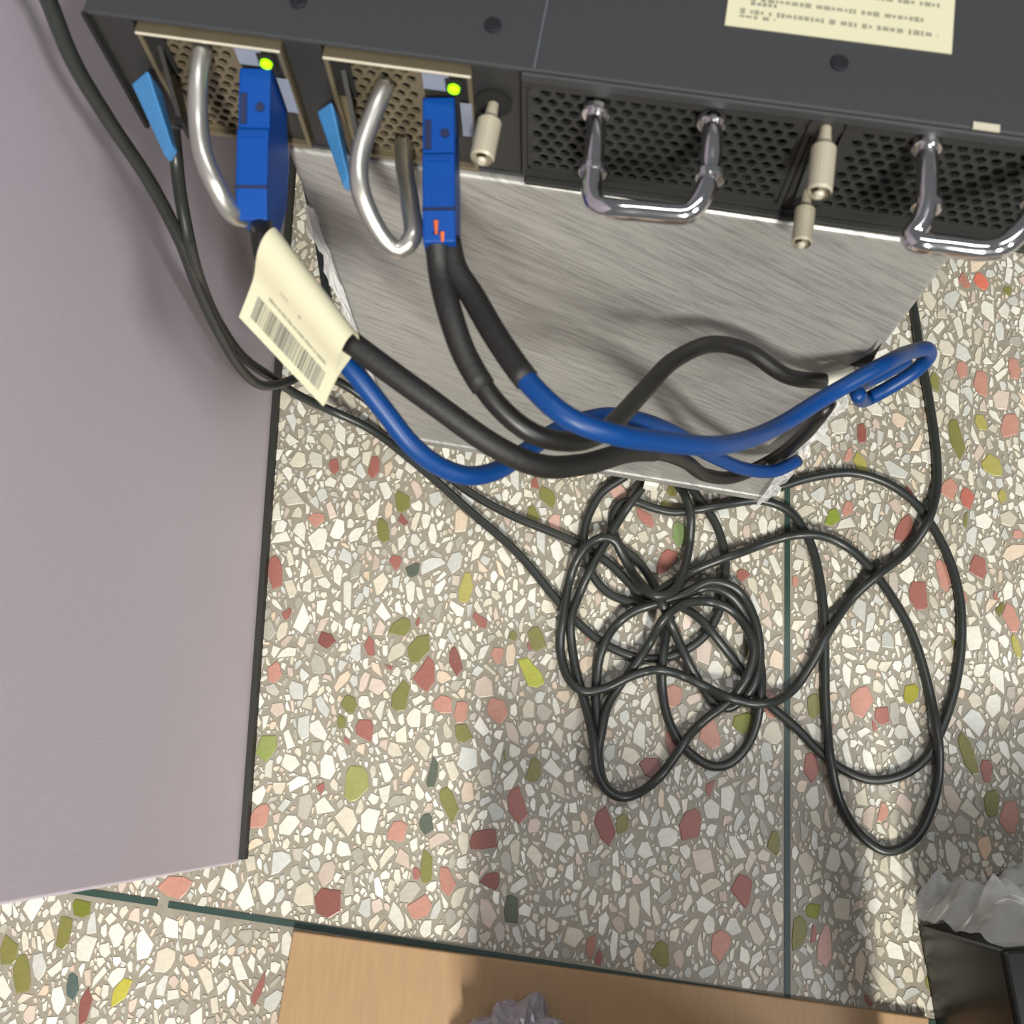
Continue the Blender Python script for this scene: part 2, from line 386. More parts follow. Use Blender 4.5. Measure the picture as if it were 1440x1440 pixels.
cbox(MB(), .002, WC - .002, -DC, -.012, -HC + .0015, -.0018).build('inner_body', MT['void'], sw)
for (u0, u1) in ((.0017, .0145), (.0618, .0736), (.1196, .1345), (.2235, .2315), (.3215, WC - .002)):
    cbox(MB(), u0, u1, -.011, -.0006, -HC + .0015, -.0018).build('rear_face_strip', MT['face'], sw, bevel=.0005)
cbox(MB(), .1350, WC, .0002, .0014, -.0042, -.0004).build('front_lip', MT['chassis'], sw, bevel=.0006)
cbox(MB(), .136, WC, .0, .0026, -HC - .0002, -HC + .0016).build('lower_lip', MT['grille'], sw, bevel=.0004)
cbox(MB(), 0, .0014, 0, .0012, -HC, 0).build('edge_trim', MT['void'], sw)
# seam and screws on the cover
cbox(MB(), .1384, .1390, -.2, -.0004, .00005, .00035).build('cover_seam', MT['seam'], sw)
for (u, dpt) in ((.0645, .0132), (.1241, .0136), (.2268, .0161), (.330, .016)):
    r_ = .0026; c0 = C(u, -dpt, .0001)
    sc = MB().tube([c0, c0 + UP * .0009], r_, 16).build('cover_screw', MT['screw'], sw, smooth=False, bevel=.0003)
    MB().hexa([c0 + UP * .0010 + CE * x + CN * y + UP * z for z in (0, .0001) for x, y in ((-.0018, -.0003), (.0018, -.0003), (.0018, .0003), (-.0018, .0003))]).build('screw_slot', MT['void'], sc)
cbox(MB(), .2660, .2735, -.0018, .0004, .0001, .0007).build('cover_tab', MT['lip'], sw)
# printed label on the cover
lb = cbox(MB(), .1922, .2588, -.085, -.0245, .0001, .0004).build('cover_label', MT['paper'], sw); lb['label'] = 'cream printed paper label'
def text_row(parent, u0, u1, o, hgt, m_, name='printed_line'):
    mb = MB(); u = u0
    while u < u1:
        wd = random.choice([.0008, .0011, .0014, .0018]); h2 = hgt * random.uniform(.55, 1)
        cbox(mb, u, min(u + wd, u1), o - h2 / 2, o + h2 / 2, .00042, .00048)
        u += wd + random.choice([.0004, .0005, .0006, .0016])
    return mb.build(name, m_, parent)
text_row(lb, .1962, .2545, -.0302, .0020, MT['inkl']); text_row(lb, .1962, .2068, -.0283, .0014, MT['inkl'])
text_row(lb, .1990, .2500, -.0350, .0018, MT['inkl']); text_row(lb, .1990, .2070, -.0333, .0013, MT['ink'])
for k in range(6): text_row(lb, .1962, .2545 - .006 * (k % 3), -.041 - .006 * k, .0018, MT['inkl'])

def hex_grille(u0, u1, w0, w1, o, pitch, hole, depth=.0012):
    """perforated plate: hexagonal cells with a hexagonal hole each, solid margin"""
    mb = MB(); dy = pitch * math.sqrt(3) / 2
    nu = int((u1 - u0 - pitch * 0.3) / pitch); nw = int((w1 - w0) / dy)
    mu = (u1 - u0 - nu * pitch) / 2; mw = (w1 - w0 - nw * dy) / 2
    R_ = pitch / math.sqrt(3); rh = hole / 2
    for j in range(nw):
        for i in range(nu):
            if j % 2 and i == nu - 1: continue
            cu = u0 + mu + pitch * (i + .5 + (.5 if j % 2 else 0)); cw = w0 + mw + dy * (j + .5)
            ring = [];
            for rad, oo in ((R_, o), (rh, o), (rh, o - depth)):
                for k in range(6):
                    t = math.pi / 6 + k * math.pi / 3
                    ring.append(C(cu + rad * math.cos(t), oo, cw + rad * math.sin(t)))
            fs = []
            for k in range(6):
                k2 = (k + 1) % 6
                fs.append((k, k2, 6 + k2, 6 + k)); fs.append((6 + k, 6 + k2, 12 + k2, 12 + k))
            mb.add(ring, fs)
    e = pitch * .62
    for (a, b, c_, d_) in ((u0, u1, w0, w0 + mw + R_ * .28), (u0, u1, w1 - mw - R_ * .28, w1), (u0, u0 + mu + pitch * .06, w0, w1), (u1 - mu - pitch * .06, u1, w0, w1)):
        if b - a > 1e-5 and d_ - c_ > 1e-5: cbox(mb, a, b, o - depth, o + .0001, c_, d_)
    # half cells at the ends of the odd rows
    for j in range(1, nw, 2):
        cw = w0 + mw + dy * (j + .5)
        cbox(mb, u0, u0 + mu + pitch * .5, o - depth, o + .00005, cw - dy * .5, cw + dy * .5)
        cbox(mb, u1 - mu - pitch * .5, u1, o - depth, o + .00005, cw - dy * .5, cw + dy * .5)
    return mb

def px_tube(pts, r, step=.002, n_=14):
    return MB().tube(catmull([CP(*p) for p in pts], step), r, n_)

psu_u = (.0150, .0740)
hpaths = ([(285, 68, .0), (279, 110, .010), (279, 170, .022), (287, 222, .033), (304, 262, .040), (325, 298, .044), (341, 306, .043), (350, 280, .034), (352, 235, .020), (350, 190, .002)],
          [(543, 118, .0), (533, 140, .006), (518, 180, .015), (506, 220, .024), (506, 262, .033), (521, 305, .040), (545, 342, .045), (563, 352, .046), (580, 334, .042), (577, 290, .030), (570, 245, .016), (567, 200, .001)])
levers = ([(184, 117), (207, 97), (241, 204), (231, 220)], [(445, 156), (466, 141), (490, 250), (482, 262)])
for k, u0 in enumerate(psu_u):
    u1 = u0 + .0458
    mb = MB()
    cbox(mb, u0, u1, -.011, .0004, -.0058, -.0048); cbox(mb, u0, u1, -.011, .0006, -.0535, -.0515)
    cbox(mb, u0, u0 + .0014, -.011, .0006, -.0514, -.0063); cbox(mb, u1 - .0014, u1, -.011, .0006, -.0514, -.0063)
    ps = mb.build('power_supply', MT['psu'], sw)
    ps['label'] = ('tan perforated power supply module next to the cabinet', 'tan perforated power supply module beside the thumbscrew')[k]
    cbox(MB(), u0, u1, .0007, .0014, -.0058, -.0048).build('top_lip', MT['lip'], ps, bevel=.0004)
    hex_grille(u0 + .0015, u0 + .0300, -.0514, -.0064, -.0012, .0042, .0033).build('vent_grille', MT['psu'], ps)
    cbox(MB(), u0 + .0301, u1 - .0015, -.0024, -.0012, -.0514, -.0064).build('socket_plate', MT['face'], ps)
    cbox(MB(), u0 + .0302, u0 + .0385, -.0011, -.0002, -.0148, -.0072).build('sticker', MT['sticker'], ps)
    cbox(MB(), u1 - .0042, u1 - .0005, .0007, .0010, -.034, -.018).build('sticker', MT['sticker'], ps)
    # status light
    uc, wc = (.0547, .1140)[k], -.0120
    cbox(MB(), uc - .0026, uc + .0026, -.0011, .0003, wc - .0036, wc + .0034).build('light_bezel', MT['void'], ps)
    MB().tube([C(uc, .0004, wc), C(uc, .0014, wc), C(uc, .0019, wc)], [.0019, .0018, .0010], 16).build('status_light', MT['led'], ps, smooth=False)
    # bent steel handle
    hd = px_tube(hpaths[k], .0031).build('handle', MT['steel'], ps, smooth=True)
    # dark recess and the blue release lever
    cbox(MB(), u0 + .0015, u0 + .0075, -.0011, -.0004, -.024, -.0066).build('lever_slot', MT['void'], ps)
    lv = levers[k]; ol = (.004, .004, .022, .023)
    a = [CP(p[0], p[1], o_) for p, o_ in zip(lv, ol)]
    b = [p + UP * -.010 + CE * .0015 for p in a[:2]] + [p + UP * -.004 + CE * .001 for p in a[2:]]
    lev = MB().hexa([b[0], b[1], b[2], b[3], a[0], a[1], a[2], a[3]]).build('release_lever', MT['bluelever'], ps, bevel=.0008)
    q0 = C(u0 + .0040, -.001, -.017); q1 = C(u0 + .0095, .014, -.030)
    MB().prism([q0 + UP * .006, q0 - UP * .014, q1 - UP * .008, q1 + UP * .004], CE * .0016).build('lever_arm', MT['blackwire'], lev and ps)

def thumbscrew(parent, base, L, r):
    pts = [base, base + CN * L * .10, base + CN * L * .26, base + CN * L * .36, base + CN * L * .96, base + CN * L, base + CN * L]
    rs = [r * .45, r * .45, r * .55, r, r, r * .9, r * .55]
    o = MB().tube(pts, rs, 20).build('thumbscrew', MT['nickel'], parent, smooth=False)
    MB().tube([base + CN * (L + .0001), base + CN * (L + .0012)], [r * .42, r * .3], 12).build('screw_tip', MT['lip'], o)
    return o
thumbscrew(sw, C(.1262, 0, -.0165), .021, .0038)
thumbscrew(sw, C(.2262, 0, -.0068), .0235, .0037)
thumbscrew(sw, C(.2292, 0, -.0400), .0195, .0033)
prism = MB().prism([C(.2245, .0, -.006), C(.2262, .0, -.006), C(.2283, 0, -.046), C(.2262, 0, -.046)], CN * .0016)
prism.build('divider_trim', MT['chassis'], sw)
MB().tube([C(.2262, 0, -.0068), C(.2262, .0012, -.0068)], .0052, 18).build('screw_boss', MT['face'], sw)
MB().tube([C(.1262, 0, -.0165), C(.1262, .0010, -.0165)], .0058, 18).build('screw_boss', MT['void'], sw)

for k, (u0, u1) in enumerate(((.1350, .2230), (.2320, .3210))):
    mb = MB()
    cbox(mb, u0, u1, -.010, .0002, -.0075, -.0045); cbox(mb, u0, u1, -.010, .0002, -HC + .0018, -HC + .0048)
    cbox(mb, u0, u0 + .0016, -.010, .0002, -HC + .0049, -.0076); cbox(mb, u1 - .0016, u1, -.010, .0002, -HC + .0049, -.0076)
    fm = mb.build('fan_module', MT['face'], sw)
    fm['label'] = ('black fan module with a chrome handle in the middle', 'black fan module with a chrome handle at the right end')[k]
    hex_grille(u0 + .0017, u1 - .0017, -HC + .0049, -.0076, -.0008, .0046, .0037).build('vent_grille', MT['grille'], fm)
    if k == 0:
        pth = [(838, 152, .0), (838, 180, .007), (836, 215, .016), (833, 248, .024), (832, 272, .030), (840, 288, .034), (858, 293, .0355), (905, 297, .0355), (950, 301, .0355), (968, 300, .035), (981, 287, .032), (992, 265, .0265), (998, 240, .019), (1001, 205, .011), (1001, 165, .0)]
        cols = [((838, 158), .002), ((834, 240), .0215), ((999, 248), .0215), ((1001, 172), .002)]
    else:
        pth = [(1303, 200, .0), (1304, 230, .008), (1304, 262, .016), (1303, 288, .022), (1294, 315, .028), (1281, 334, .0325), (1292, 341, .0345), (1330, 346, .0345), (1385, 352, .0345), (1408, 348, .034), (1425, 335, .031), (1440, 320, .0275), (1452, 300, .022), (1462, 262, .011), (1466, 225, .0)]
        cols = [((1303, 206), .002), ((1303, 290), .0215), ((1458, 285), .018), ((1466, 232), .002)]
    MB().tube(catmull([CP(*p) for p in pth], .0015), .0031, 16).build('handle', MT['chrome'], fm, smooth=True)
    for (p, o_) in cols:
        c0 = CP(p[0], p[1], o_)
        MB().tube([c0 - CN * .0013, c0 + CN * .0013], .0043, 18).build('handle_collar', MT['chrome'], fm, smooth=False, bevel=.0004)

# ------------------------------------------------------------------ film wrapped box under the switch
ZB = .014; ZBT = ZT - HC - .0006
BA = G(613, 625, ZB); BB = G(1081, 703, ZB); BE = nrm(BB - BA); BN = np.array([BE[1], -BE[0], 0])
ub0 = np.dot(V(440, 310, BA, BN) - BA, BE); ub1 = np.dot(BB - BA, BE) - .001
DB = .30
def B(u, o, z): return np.array([*(BA + BE * u + BN * o)[:2], z])
def bbox_(mb, u0, u1, o0, o1, z0, z1):
    return mb.hexa([B(u0, o1, z0), B(u1, o1, z0), B(u1, o0, z0), B(u0, o0, z0), B(u0, o1, z1), B(u1, o1, z1), B(u1, o0, z1), B(u0, o0, z1)])
bx = empty('wrapped_box', B((ub0 + ub1) / 2, -DB / 2, 0), 'silver grey box in stretch film standing under the switch', 'box')
# silver body with film streaks
m = bpy.data.materials.new('silver_under_film'); m.use_nodes = True; nt = m.node_tree; b_ = nt.nodes['Principled BSDF']
tc = nt.nodes.new('ShaderNodeTexCoord'); mp = nt.nodes.new('ShaderNodeMapping'); mp.vector_type = 'TEXTURE'
ang = math.atan2(BE[1], BE[0]); mp.inputs['Rotation'].default_value = (0, math.radians(28), ang); mp.inputs['Scale'].default_value = (.060, .05, .0042)
nt.links.new(tc.outputs['Object'], mp.inputs[0])
n1 = nt.nodes.new('ShaderNodeTexNoise'); n1.inputs['Scale'].default_value = 3.2; n1.inputs['Detail'].default_value = 7; n1.inputs['Roughness'].default_value = .62; n1.inputs['Distortion'].default_value = .25
nt.links.new(mp.outputs[0], n1.inputs[0])
n2 = nt.nodes.new('ShaderNodeTexNoise'); n2.inputs['Scale'].default_value = 14; n2.inputs['Detail'].default_value = 3; nt.links.new(tc.outputs['Object'], n2.inputs[0])
rp = nt.nodes.new('ShaderNodeValToRGB'); rp.color_ramp.elements[0].position = .30; rp.color_ramp.elements[1].position = .56
rp.color_ramp.elements[0].color = lin(130, 130, 129); rp.color_ramp.elements[1].color = lin(166, 165, 161)
nt.links.new(n1.outputs['Fac'], rp.inputs[0]); nt.links.new(rp.outputs[0], b_.inputs['Base Color'])
b_.inputs['Metallic'].default_value = .35; b_.inputs['Roughness'].default_value = .42
bp = nt.nodes.new('ShaderNodeBump'); bp.inputs['Strength'].default_value = .22; bp.inputs['Distance'].default_value = .0005
ad = nt.nodes.new('ShaderNodeMath'); ad.operation = 'MULTIPLY_ADD'; ad.inputs[1].default_value = 1.2; nt.links.new(n2.outputs['Fac'], ad.inputs[0]); nt.links.new(n1.outputs['Fac'], ad.inputs[2])
nt.links.new(ad.outputs[0], bp.inputs['Height']); nt.links.new(bp.outputs[0], b_.inputs['Normal'])
MT['silver'] = m
bbox_(MB(), ub0, ub1, -DB, 0, ZB, ZBT).build('box_body', MT['silver'], bx, bevel=.002, seg=3)
bbox_(MB(), ub0 + .004, ub1 + .0005, -.004, .0016, ZB - .0004, ZB + .0075).build('bottom_fold', MT['silver'], bx, bevel=.0012)
for (fu, fo) in ((.03, -.06), (.03, -DB + .03), (-.03, -.06), (-.03, -DB + .03)):
    uu = ub0 + fu if fu > 0 else ub1 + fu
    MB().tube([B(uu, fo, 0.0005), B(uu, fo, ZB)], [.011, .012], 16).build('foot', MT['rubber'], bx)
# small white tab peeping out below
pw0 = G(905, 684, ZB); uu = np.dot(pw0 - BA, BE)
bbox_(MB(), uu, uu + .0085, .0018, .0042, ZB - .0075, ZB + .003).build('white_tab', MT['white'], bx, bevel=.0004)
# loose film: crumpled flaps along the lower corners and vertical edges
def film_strip(name, u_c, z0, z1, width, outw, seed, parent, side):
    r2 = random.Random(seed); mb = MB(); n_ = 26; mcols = 7; vs = []; fs = []
    for i in range(n_ + 1):
        z = z0 + (z1 - z0) * i / n_; off = r2.uniform(-1, 1)
        for j in range(mcols + 1):
            t = j / mcols
            u = u_c + side * width * t * (1 + .25 * math.sin(i * 1.3 + seed)) ; o_ = outw + .0014 * math.sin(i * 1.9 + j * 1.7 + seed) * t + r2.uniform(-.0009, .0009) - t * t * .004
            vs.append(B(u, o_, z + r2.uniform(-.0008, .0008)))
    for i in range(n_):
        for j in range(mcols):
            a = i * (mcols + 1) + j; fs.append((a, a + 1, a + mcols + 2, a + mcols + 1))
    return mb.add(vs, fs).build(name, MT['wrap'], parent, smooth=False)
film_strip('film_edge', ub0 + .004, ZB + .05, ZBT - .03, .0070, .0032, 3, bx, -1)
film_strip('film_edge', ub1 - .006, ZB + .0, ZBT - .11, .0085, .0034, 5, bx, 1)
# dark slit where the film gapes at the right edge
s0 = [V(1196, 512, BA + BN * .003, BN), V(1213, 503, BA + BN * .003, BN), V(1229, 494, BA + BN * .003, BN), V(1240, 482, BA + BN * .003, BN), V(1226, 508, BA + BN * .003, BN), V(1214, 517, BA + BN * .003, BN)]
MB().prism(s0[::-1], BN * .0006).build('film_gap', MT['void'], bx)

# ------------------------------------------------------------------ cables
def clear(p, px, py, r):
    """lift a cable point along its sight line until it is clear of the box front and the cabinet side"""
    z = p
    for _ in range(200):
        q = G(px, py, z)
        uq = np.dot(q - BA, BE)
        inb = ub0 - .01 < uq < ub1 + .012 and np.dot(q - BA, BN) < r + .0045 and z > ZB - .01
        inp = np.dot(q - PA, PN) < r + .003 and q[1] > PA[1] - .01
        if not (inb or inp): return q
        z += .002
    return G(px, py, p)
def wire_path(pts, r): return catmull([clear(z, px, py, r) for px, py, z in pts], .003)

# two DC leads with blue plugs
def dc_cable(name, label, face_px, end_px, o_end, wtop, parts):
    f0 = CP(face_px[0], face_px[1], .001); f1 = CP(end_px[0], end_px[1], o_end)
    L = np.linalg.norm(f1 - f0); ax = nrm(f1 - f0); sx = nrm(np.cross(ax, UP)); 
    if np.dot(sx, CE) < 0: sx = -sx
    uz = np.cross(sx, ax); uz = uz if uz[2] > 0 else -uz
    root = empty(name, f0 - uz * .025, label, 'cable', 'power leads with blue plugs')
    def P(a, s_, h): return f0 + ax * a + sx * s_ + uz * h
    hw = .0050
    def pb(mb, a0, a1, s0_, s1_, h0, h1): return mb.hexa([P(a0, s0_, h0), P(a1, s0_, h0), P(a1, s1_, h0), P(a0, s1_, h0), P(a0, s0_, h1), P(a1, s0_, h1), P(a1, s1_, h1), P(a0, s1_, h1)])
    # body: side profile with a raised front shoulder
    prof = [(0, -.023), (0, -.0012), (L * .40, -.0012), (L * .41, 0), (L * .80, 0), (L, -.0012), (L, -.018), (L * .8, -.0255), (L * .45, -.0275), (L * .2, -.023)]
    plug = MB().prism([P(a, -hw, h) for a, h in prof], sx * 2 * hw).build('plug', MT['blue'], root, bevel=.0006)
    pb(MB(), L * .17, L * .37, -.0042, -.0022, -.0011, -.0006).build('latch_slot', MT['bluedark'], plug)
    c0 = P(L * .26, .0020, -.0012); MB().tube([c0, c0 + uz * .0006], .0014, 14).build('pin_hole', MT['bluedark'], plug)
    pb(MB(), L * .445, L * .465, -.0036, .0036, .0, .0006).build('grip_ridge', MT['blue'], plug)
    pb(MB(), L * .78, L * .80, -hw - .0001, hw + .0001, -.0005, .0003).build('end_ridge', MT['bluedark'], plug)
    return root, P, L
root1, P1, L1 = dc_cable('power_cable', 'blue plug power lead with black and blue wires through the barcode tag', (357, 93), (352, 308), .046, -.016, None)
root2, P2, L2 = dc_cable('power_cable', 'blue plug power lead with copper strands showing, nearest the thumbscrew', (616, 133), (617, 338), .048, -.016, None)
WR = .0034
def wires(root, specs):
    for nm, mt, pts, r, sh in specs:
        path = wire_path(pts, r)
        o = MB().tube(path, r, 14).build(nm, MT[mt], root, smooth=True)
        if sh:
            k0, k1 = int(len(path) * sh[0]), int(len(path) * sh[1])
            MB().tube(path[k0:k1], r * 1.16, 14).build('heat_shrink', MT['shrink'], o, smooth=True)
e1b, e1l = P1(L1 * .93, .001, -.010), P1(L1 * .93, .001, -.015)
def pz(p): x, y = proj(p); return (x, y, p[2])
black1 = [pz(e1b), (368, 338, .328), (376, 372, .325), (420, 424, .322), (500, 487, .318), (600, 560, .312), (700, 630, .302), (760, 655, .292), (820, 653, .275), (880, 637, .25), (930, 637, .21), (965, 650, .17), (993, 668, .13), (1030, 671, .11), (1080, 650, .10), (1130, 612, .095), (1160, 575, .095), (1180, 545, .10), (1196, 528, .11)]
blue1 = [pz(e1l), (372, 345, .318), (392, 400, .315), (440, 463, .313), (490, 514, .31), (540, 577, .302), (580, 627, .294), (620, 657, .286), (660, 669, .28), (700, 661, .272), (740, 634, .262), (790, 602, .25), (850, 585, .24), (900, 591, .225), (950, 610, .2), (1000, 640, .16), (1050, 660, .13), (1090, 662, .115), (1121, 648, .105)]
e2 = P2(L2 * .90, -.001, -.004); e2b = P2(L2 * .92, .0022, -.008)
black2 = [pz(e2), (620, 385, .326), (630, 430, .325), (655, 502, .32), (700, 570, .315), (750, 610, .31), (800, 621, .302), (840, 612, .292), (870, 588, .278), (905, 550, .262), (950, 505, .247), (1000, 484, .24), (1050, 493, .232), (1105, 528, .222), (1165, 537, .205)]
blue2 = [pz(e2b), (640, 378, .327), (662, 412, .326), (700, 477, .328), (750, 545, .33), (800, 588, .33), (860, 610, .325), (930, 621, .31), (1000, 627, .29), (1050, 618, .265), (1100, 596, .24), (1170, 553, .228), (1240, 514, .215), (1283, 494, .20), (1304, 491, .19), (1305, 503, .18), (1285, 523, .172), (1245, 548, .165), (1220, 561, .16), (1207, 555, .152), (1213, 540, .145), (1245, 524, .138), (1275, 508, .13)]
wires(root1, [('blue_wire', 'bluewire', blue1, WR, None), ('black_wire', 'blackwire', black1, WR, (.10, .40))])
wires(root2, [('black_wire', 'blackwire', black2, WR, (.0, .20)), ('blue_wire', 'bluewire', blue2, WR, (.0, .12))])
# white sleeve on the end of the second black wire
pS = [clear(z, x, y, .0038) for x, y, z in ((1162, 538, .205), (1182, 534, .19), (1203, 528, .175))]
MB().tube(catmull(pS, .003), .0041, 14).build('white_sleeve', MT['white'], root2, smooth=True)
for dx, ll, st in ((-.0008, .0040, .87), (.0010, .0028, .94)):
    q = P2(L2 * st, dx, .0001 - .0008 * (st > .9)); MB().tube([q, q + nrm(P2(L2, 0, 0) - P2(0, 0, 0)) * ll - UP * .0005], [.0008, .0004], 8).build('copper_strand', MT['copper'], root2)

# folded barcode tag around the first lead
LA, LBp, LC, LD = G(387, 320, .332), G(501, 468, .326), G(455, 571, .313), G(337, 446, .318)
ln = np.cross(LBp - LA, LD - LA); ln = nrm(ln); ln = ln if ln[2] > 0 else -ln
def tagpt(s_, f, n_): 
    p = LA * (1 - s_) * (1 - f) + LBp * s_ * (1 - f) + LC * s_ * f + LD * (1 - s_) * f
    return p + ln * n_
prof = []
for k in range(9):
    t = math.pi / 2 * k / 8; prof.append((.20 - .20 * math.cos(t), .0046 * math.sin(t)))
prof += [(.28, .0044), (.36, .0036), (.44, .0024), (.52, .0013), (.60, .0007), (.8, .0005), (1.0, .0004)]
full = [(f, -n_) for f, n_ in prof[::-1]] + prof[1:]
mb = MB(); vs = []; fs = []; NS = 10
for i in range(NS + 1):
    for f, n_ in full: vs.append(tagpt(i / NS, f, n_))
k_ = len(full)
for i in range(NS):
    for j in range(k_ - 1): fs.append((i * k_ + j, (i + 1) * k_ + j, (i + 1) * k_ + j + 1, i * k_ + j + 1))
tg = mb.add(vs, fs).build('barcode_tag', MT['paper'], root1, smooth=True); tg['label'] = 'cream folded paper tag printed with a barcode'
def nat(f):
    for (f0, n0), (f1, n1) in zip(prof, prof[1:]):
        if f0 <= f <= f1: return n0 + (n1 - n0) * (f - f0) / max(f1 - f0, 1e-6)
    return .0005
def tag_quad(mb, s0_, s1_, f0, f1):
    q = [tagpt(s0_, f0, nat(f0) + .0002), tagpt(s1_, f0, nat(f0) + .0002), tagpt(s1_, f1, nat(f1) + .0002), tagpt(s0_, f1, nat(f1) + .0002)]
    mb.add(q, [(0, 1, 2, 3)])
bars = MB(); bars2 = MB(); s_ = .10; r3 = random.Random(5)
while s_ < .90:
    wd = r3.choice([.005, .005, .009, .014]); tag_quad(bars if r3.random() < .6 else bars2, s_, s_ + wd, .66, .90); s_ += wd + r3.choice([.004, .005, .008, .013])
bars.build('barcode', MT['inkd'], tg); bars2.build('barcode', MT['ink'], tg)
tx = MB(); s_ = .20
while s_ < .88:
    wd = r3.choice([.008, .012, .018]); h0 = r3.uniform(0, .012); tag_quad(tx, s_, s_ + wd, .555 + h0, .60 - h0 * .5); s_ += wd + r3.choice([.005, .006, .012])
tx.build('printed_code', MT['inkl'], tg)
tx = MB(); tag_quad(tx, .30, .40, .40, .407); tag_quad(tx, .52, .55, .41, .43); tx.build('printed_mark', MT['inkl'], tg)

# black cords on the floor
CR = .0027
cordA = [(225, 60, .235), (237, 130, .258), (244, 185, .270), (247, 215, .268), (253, 270, .25), (265, 335, .235), (283, 400, .19), (308, 455, .14), (342, 502, .09), (385, 533, .05), (420, 556, .028), (458, 574, .012), (520, 603, 0), (580, 648, 0), (660, 718, 0), (730, 780, 0), (780, 840, 0), (809, 872, 0), (846, 903, 0), (891, 923, 0), (935, 925, 0), (973, 909, 0), (995, 889, 0), (1013, 855, 0), (1019, 815, 0), (1020, 784, 0), (1010, 745, 0), (993, 715, 0), (975, 690, 0), (950, 655, 0), (930, 600, 0)]
cordB = [(30, -90, .38), (68, 0, .35), (100, 80, .33), (150, 165, .30), (210, 255, .265), (252, 335, .235), (280, 408, .19), (312, 475, .145), (340, 520, .105), (368, 542, .075), (400, 538, .05), (430, 528, .035), (465, 532, .022), (510, 558, .010), (560, 603, 0), (610, 652, 0), (660, 692, 0), (720, 725, 0), (780, 750, 0), (813, 765, 0), (836, 778, 0), (856, 792, 0), (878, 813, 0), (905, 838, 0), (938, 848, 0), (965, 857, 0), (987, 873, 0), (1013, 904, 0), (1042, 942, 0), (1062, 972, 0), (1087, 996, 0), (1120, 1024, 0), (1151, 1056, 0), (1187, 1083, 0), (1227, 1097, 0), (1271, 1089, 0), (1305, 1062, 0), (1326, 1020, 0), (1342, 971, 0), (1352, 904, 0), (1350, 844, 0), (1336, 789, 0), (1311, 740, 0), (1280, 701, 0), (1240, 676, 0), (1196, 665, 0), (1136, 673, 0), (1089, 687, 0), (1060, 690, 0), (1020, 660, 0), (1000, 600, 0)]
cordE = [(420, 200, 0), (432, 265, 0), (446, 330, 0), (455, 385, 0), (462, 430, 0), (480, 480, 0), (530, 520, 0), (620, 560, 0), (740, 620, 0), (840, 650, 0), (880, 668, 0), (868, 677, 0), (847, 692, 0), (829, 722, 0), (821, 752, 0), (825, 785, 0), (836, 813, 0), (857, 835, 0), (890, 847, 0), (925, 850, 0), (960, 838, 0), (1000, 826, 0), (1028, 838, 0), (1050, 868, 0), (1064, 905, 0), (1071, 950, 0), (1069, 985, 0), (1063, 1020, 0), (1047, 1054, 0), (1023, 1075, 0), (1000, 1077, 0), (978, 1065, 0), (955, 1042, 0), (938, 1006, 0), (931, 960, 0), (933, 919, 0), (938, 888, 0), (944, 866, 0)]
cordS = [(940, 620, 0), (915, 665, 0), (900, 690, 0), (884, 711, 0), (864, 742, 0), (846, 772, 0), (829, 804, 0), (814, 838, 0), (803, 872, 0), (806, 921, 0), (815, 962, 0), (827, 1006, 0), (835, 1044, 0), (841, 1088, 0), (856, 1113, 0), (874, 1121, 0), (898, 1115, 0), (926, 1094, 0), (950, 1063, 0), (969, 1035, 0), (993, 1011, 0), (1016, 994, 0), (1037, 973, 0), (1054, 943, 0), (1060, 910, 0), (1048, 880, 0), (1025, 856, 0), (995, 846, 0), (960, 850, 0), (934, 870, 0), (912, 907, 0), (891, 938, 0), (870, 966, 0), (853, 997, 0), (846, 1030, 0), (841, 1060, 0), (843, 1088, 0), (857, 1112, 0), (872, 1120, 0)][::-1]
cordF = [(890, 1119, 0), (872, 1120, 0), (856, 1111, 0), (845, 1088, 0), (841, 1050, 0), (840, 1013, 0), (838, 978, 0), (844, 922, 0), (862, 884, 0), (891, 860, 0), (922, 849, 0), (960, 836, 0), (1000, 818, 0), (1035, 828, 0), (1058, 862, 0), (1068, 905, 0), (1066, 945, 0), (1050, 978, 0), (1022, 996, 0), (1000, 984, 0), (981, 955, 0), (965, 925, 0), (944, 878, 0), (931, 849, 0), (913, 811, 0), (893, 785, 0), (872, 768, 0), (862, 745, 0), (863, 722, 0), (876, 706, 0), (895, 706, 0), (915, 713, 0), (945, 720, 0), (985, 716, 0), (1030, 708, 0), (1071, 704, 0), (1111, 720, 0), (1138, 760, 0), (1151, 804, 0), (1159, 870, 0), (1160, 930, 0), (1161, 991, 0), (1169, 1075, 0), (1182, 1129, 0), (1209, 1173, 0), (1246, 1197, 0), (1284, 1182, 0), (1311, 1133, 0), (1321, 1071, 0), (1311, 991, 0), (1284, 895, 0), (1256, 843, 0), (1227, 803, 0), (1195, 772, 0), (1160, 755, 0), (1125, 752, 0), (1085, 761, 0), (1045, 776, 0), (1005, 790, 0), (970, 805, 0), (940, 822, 0), (918, 838, 0)]
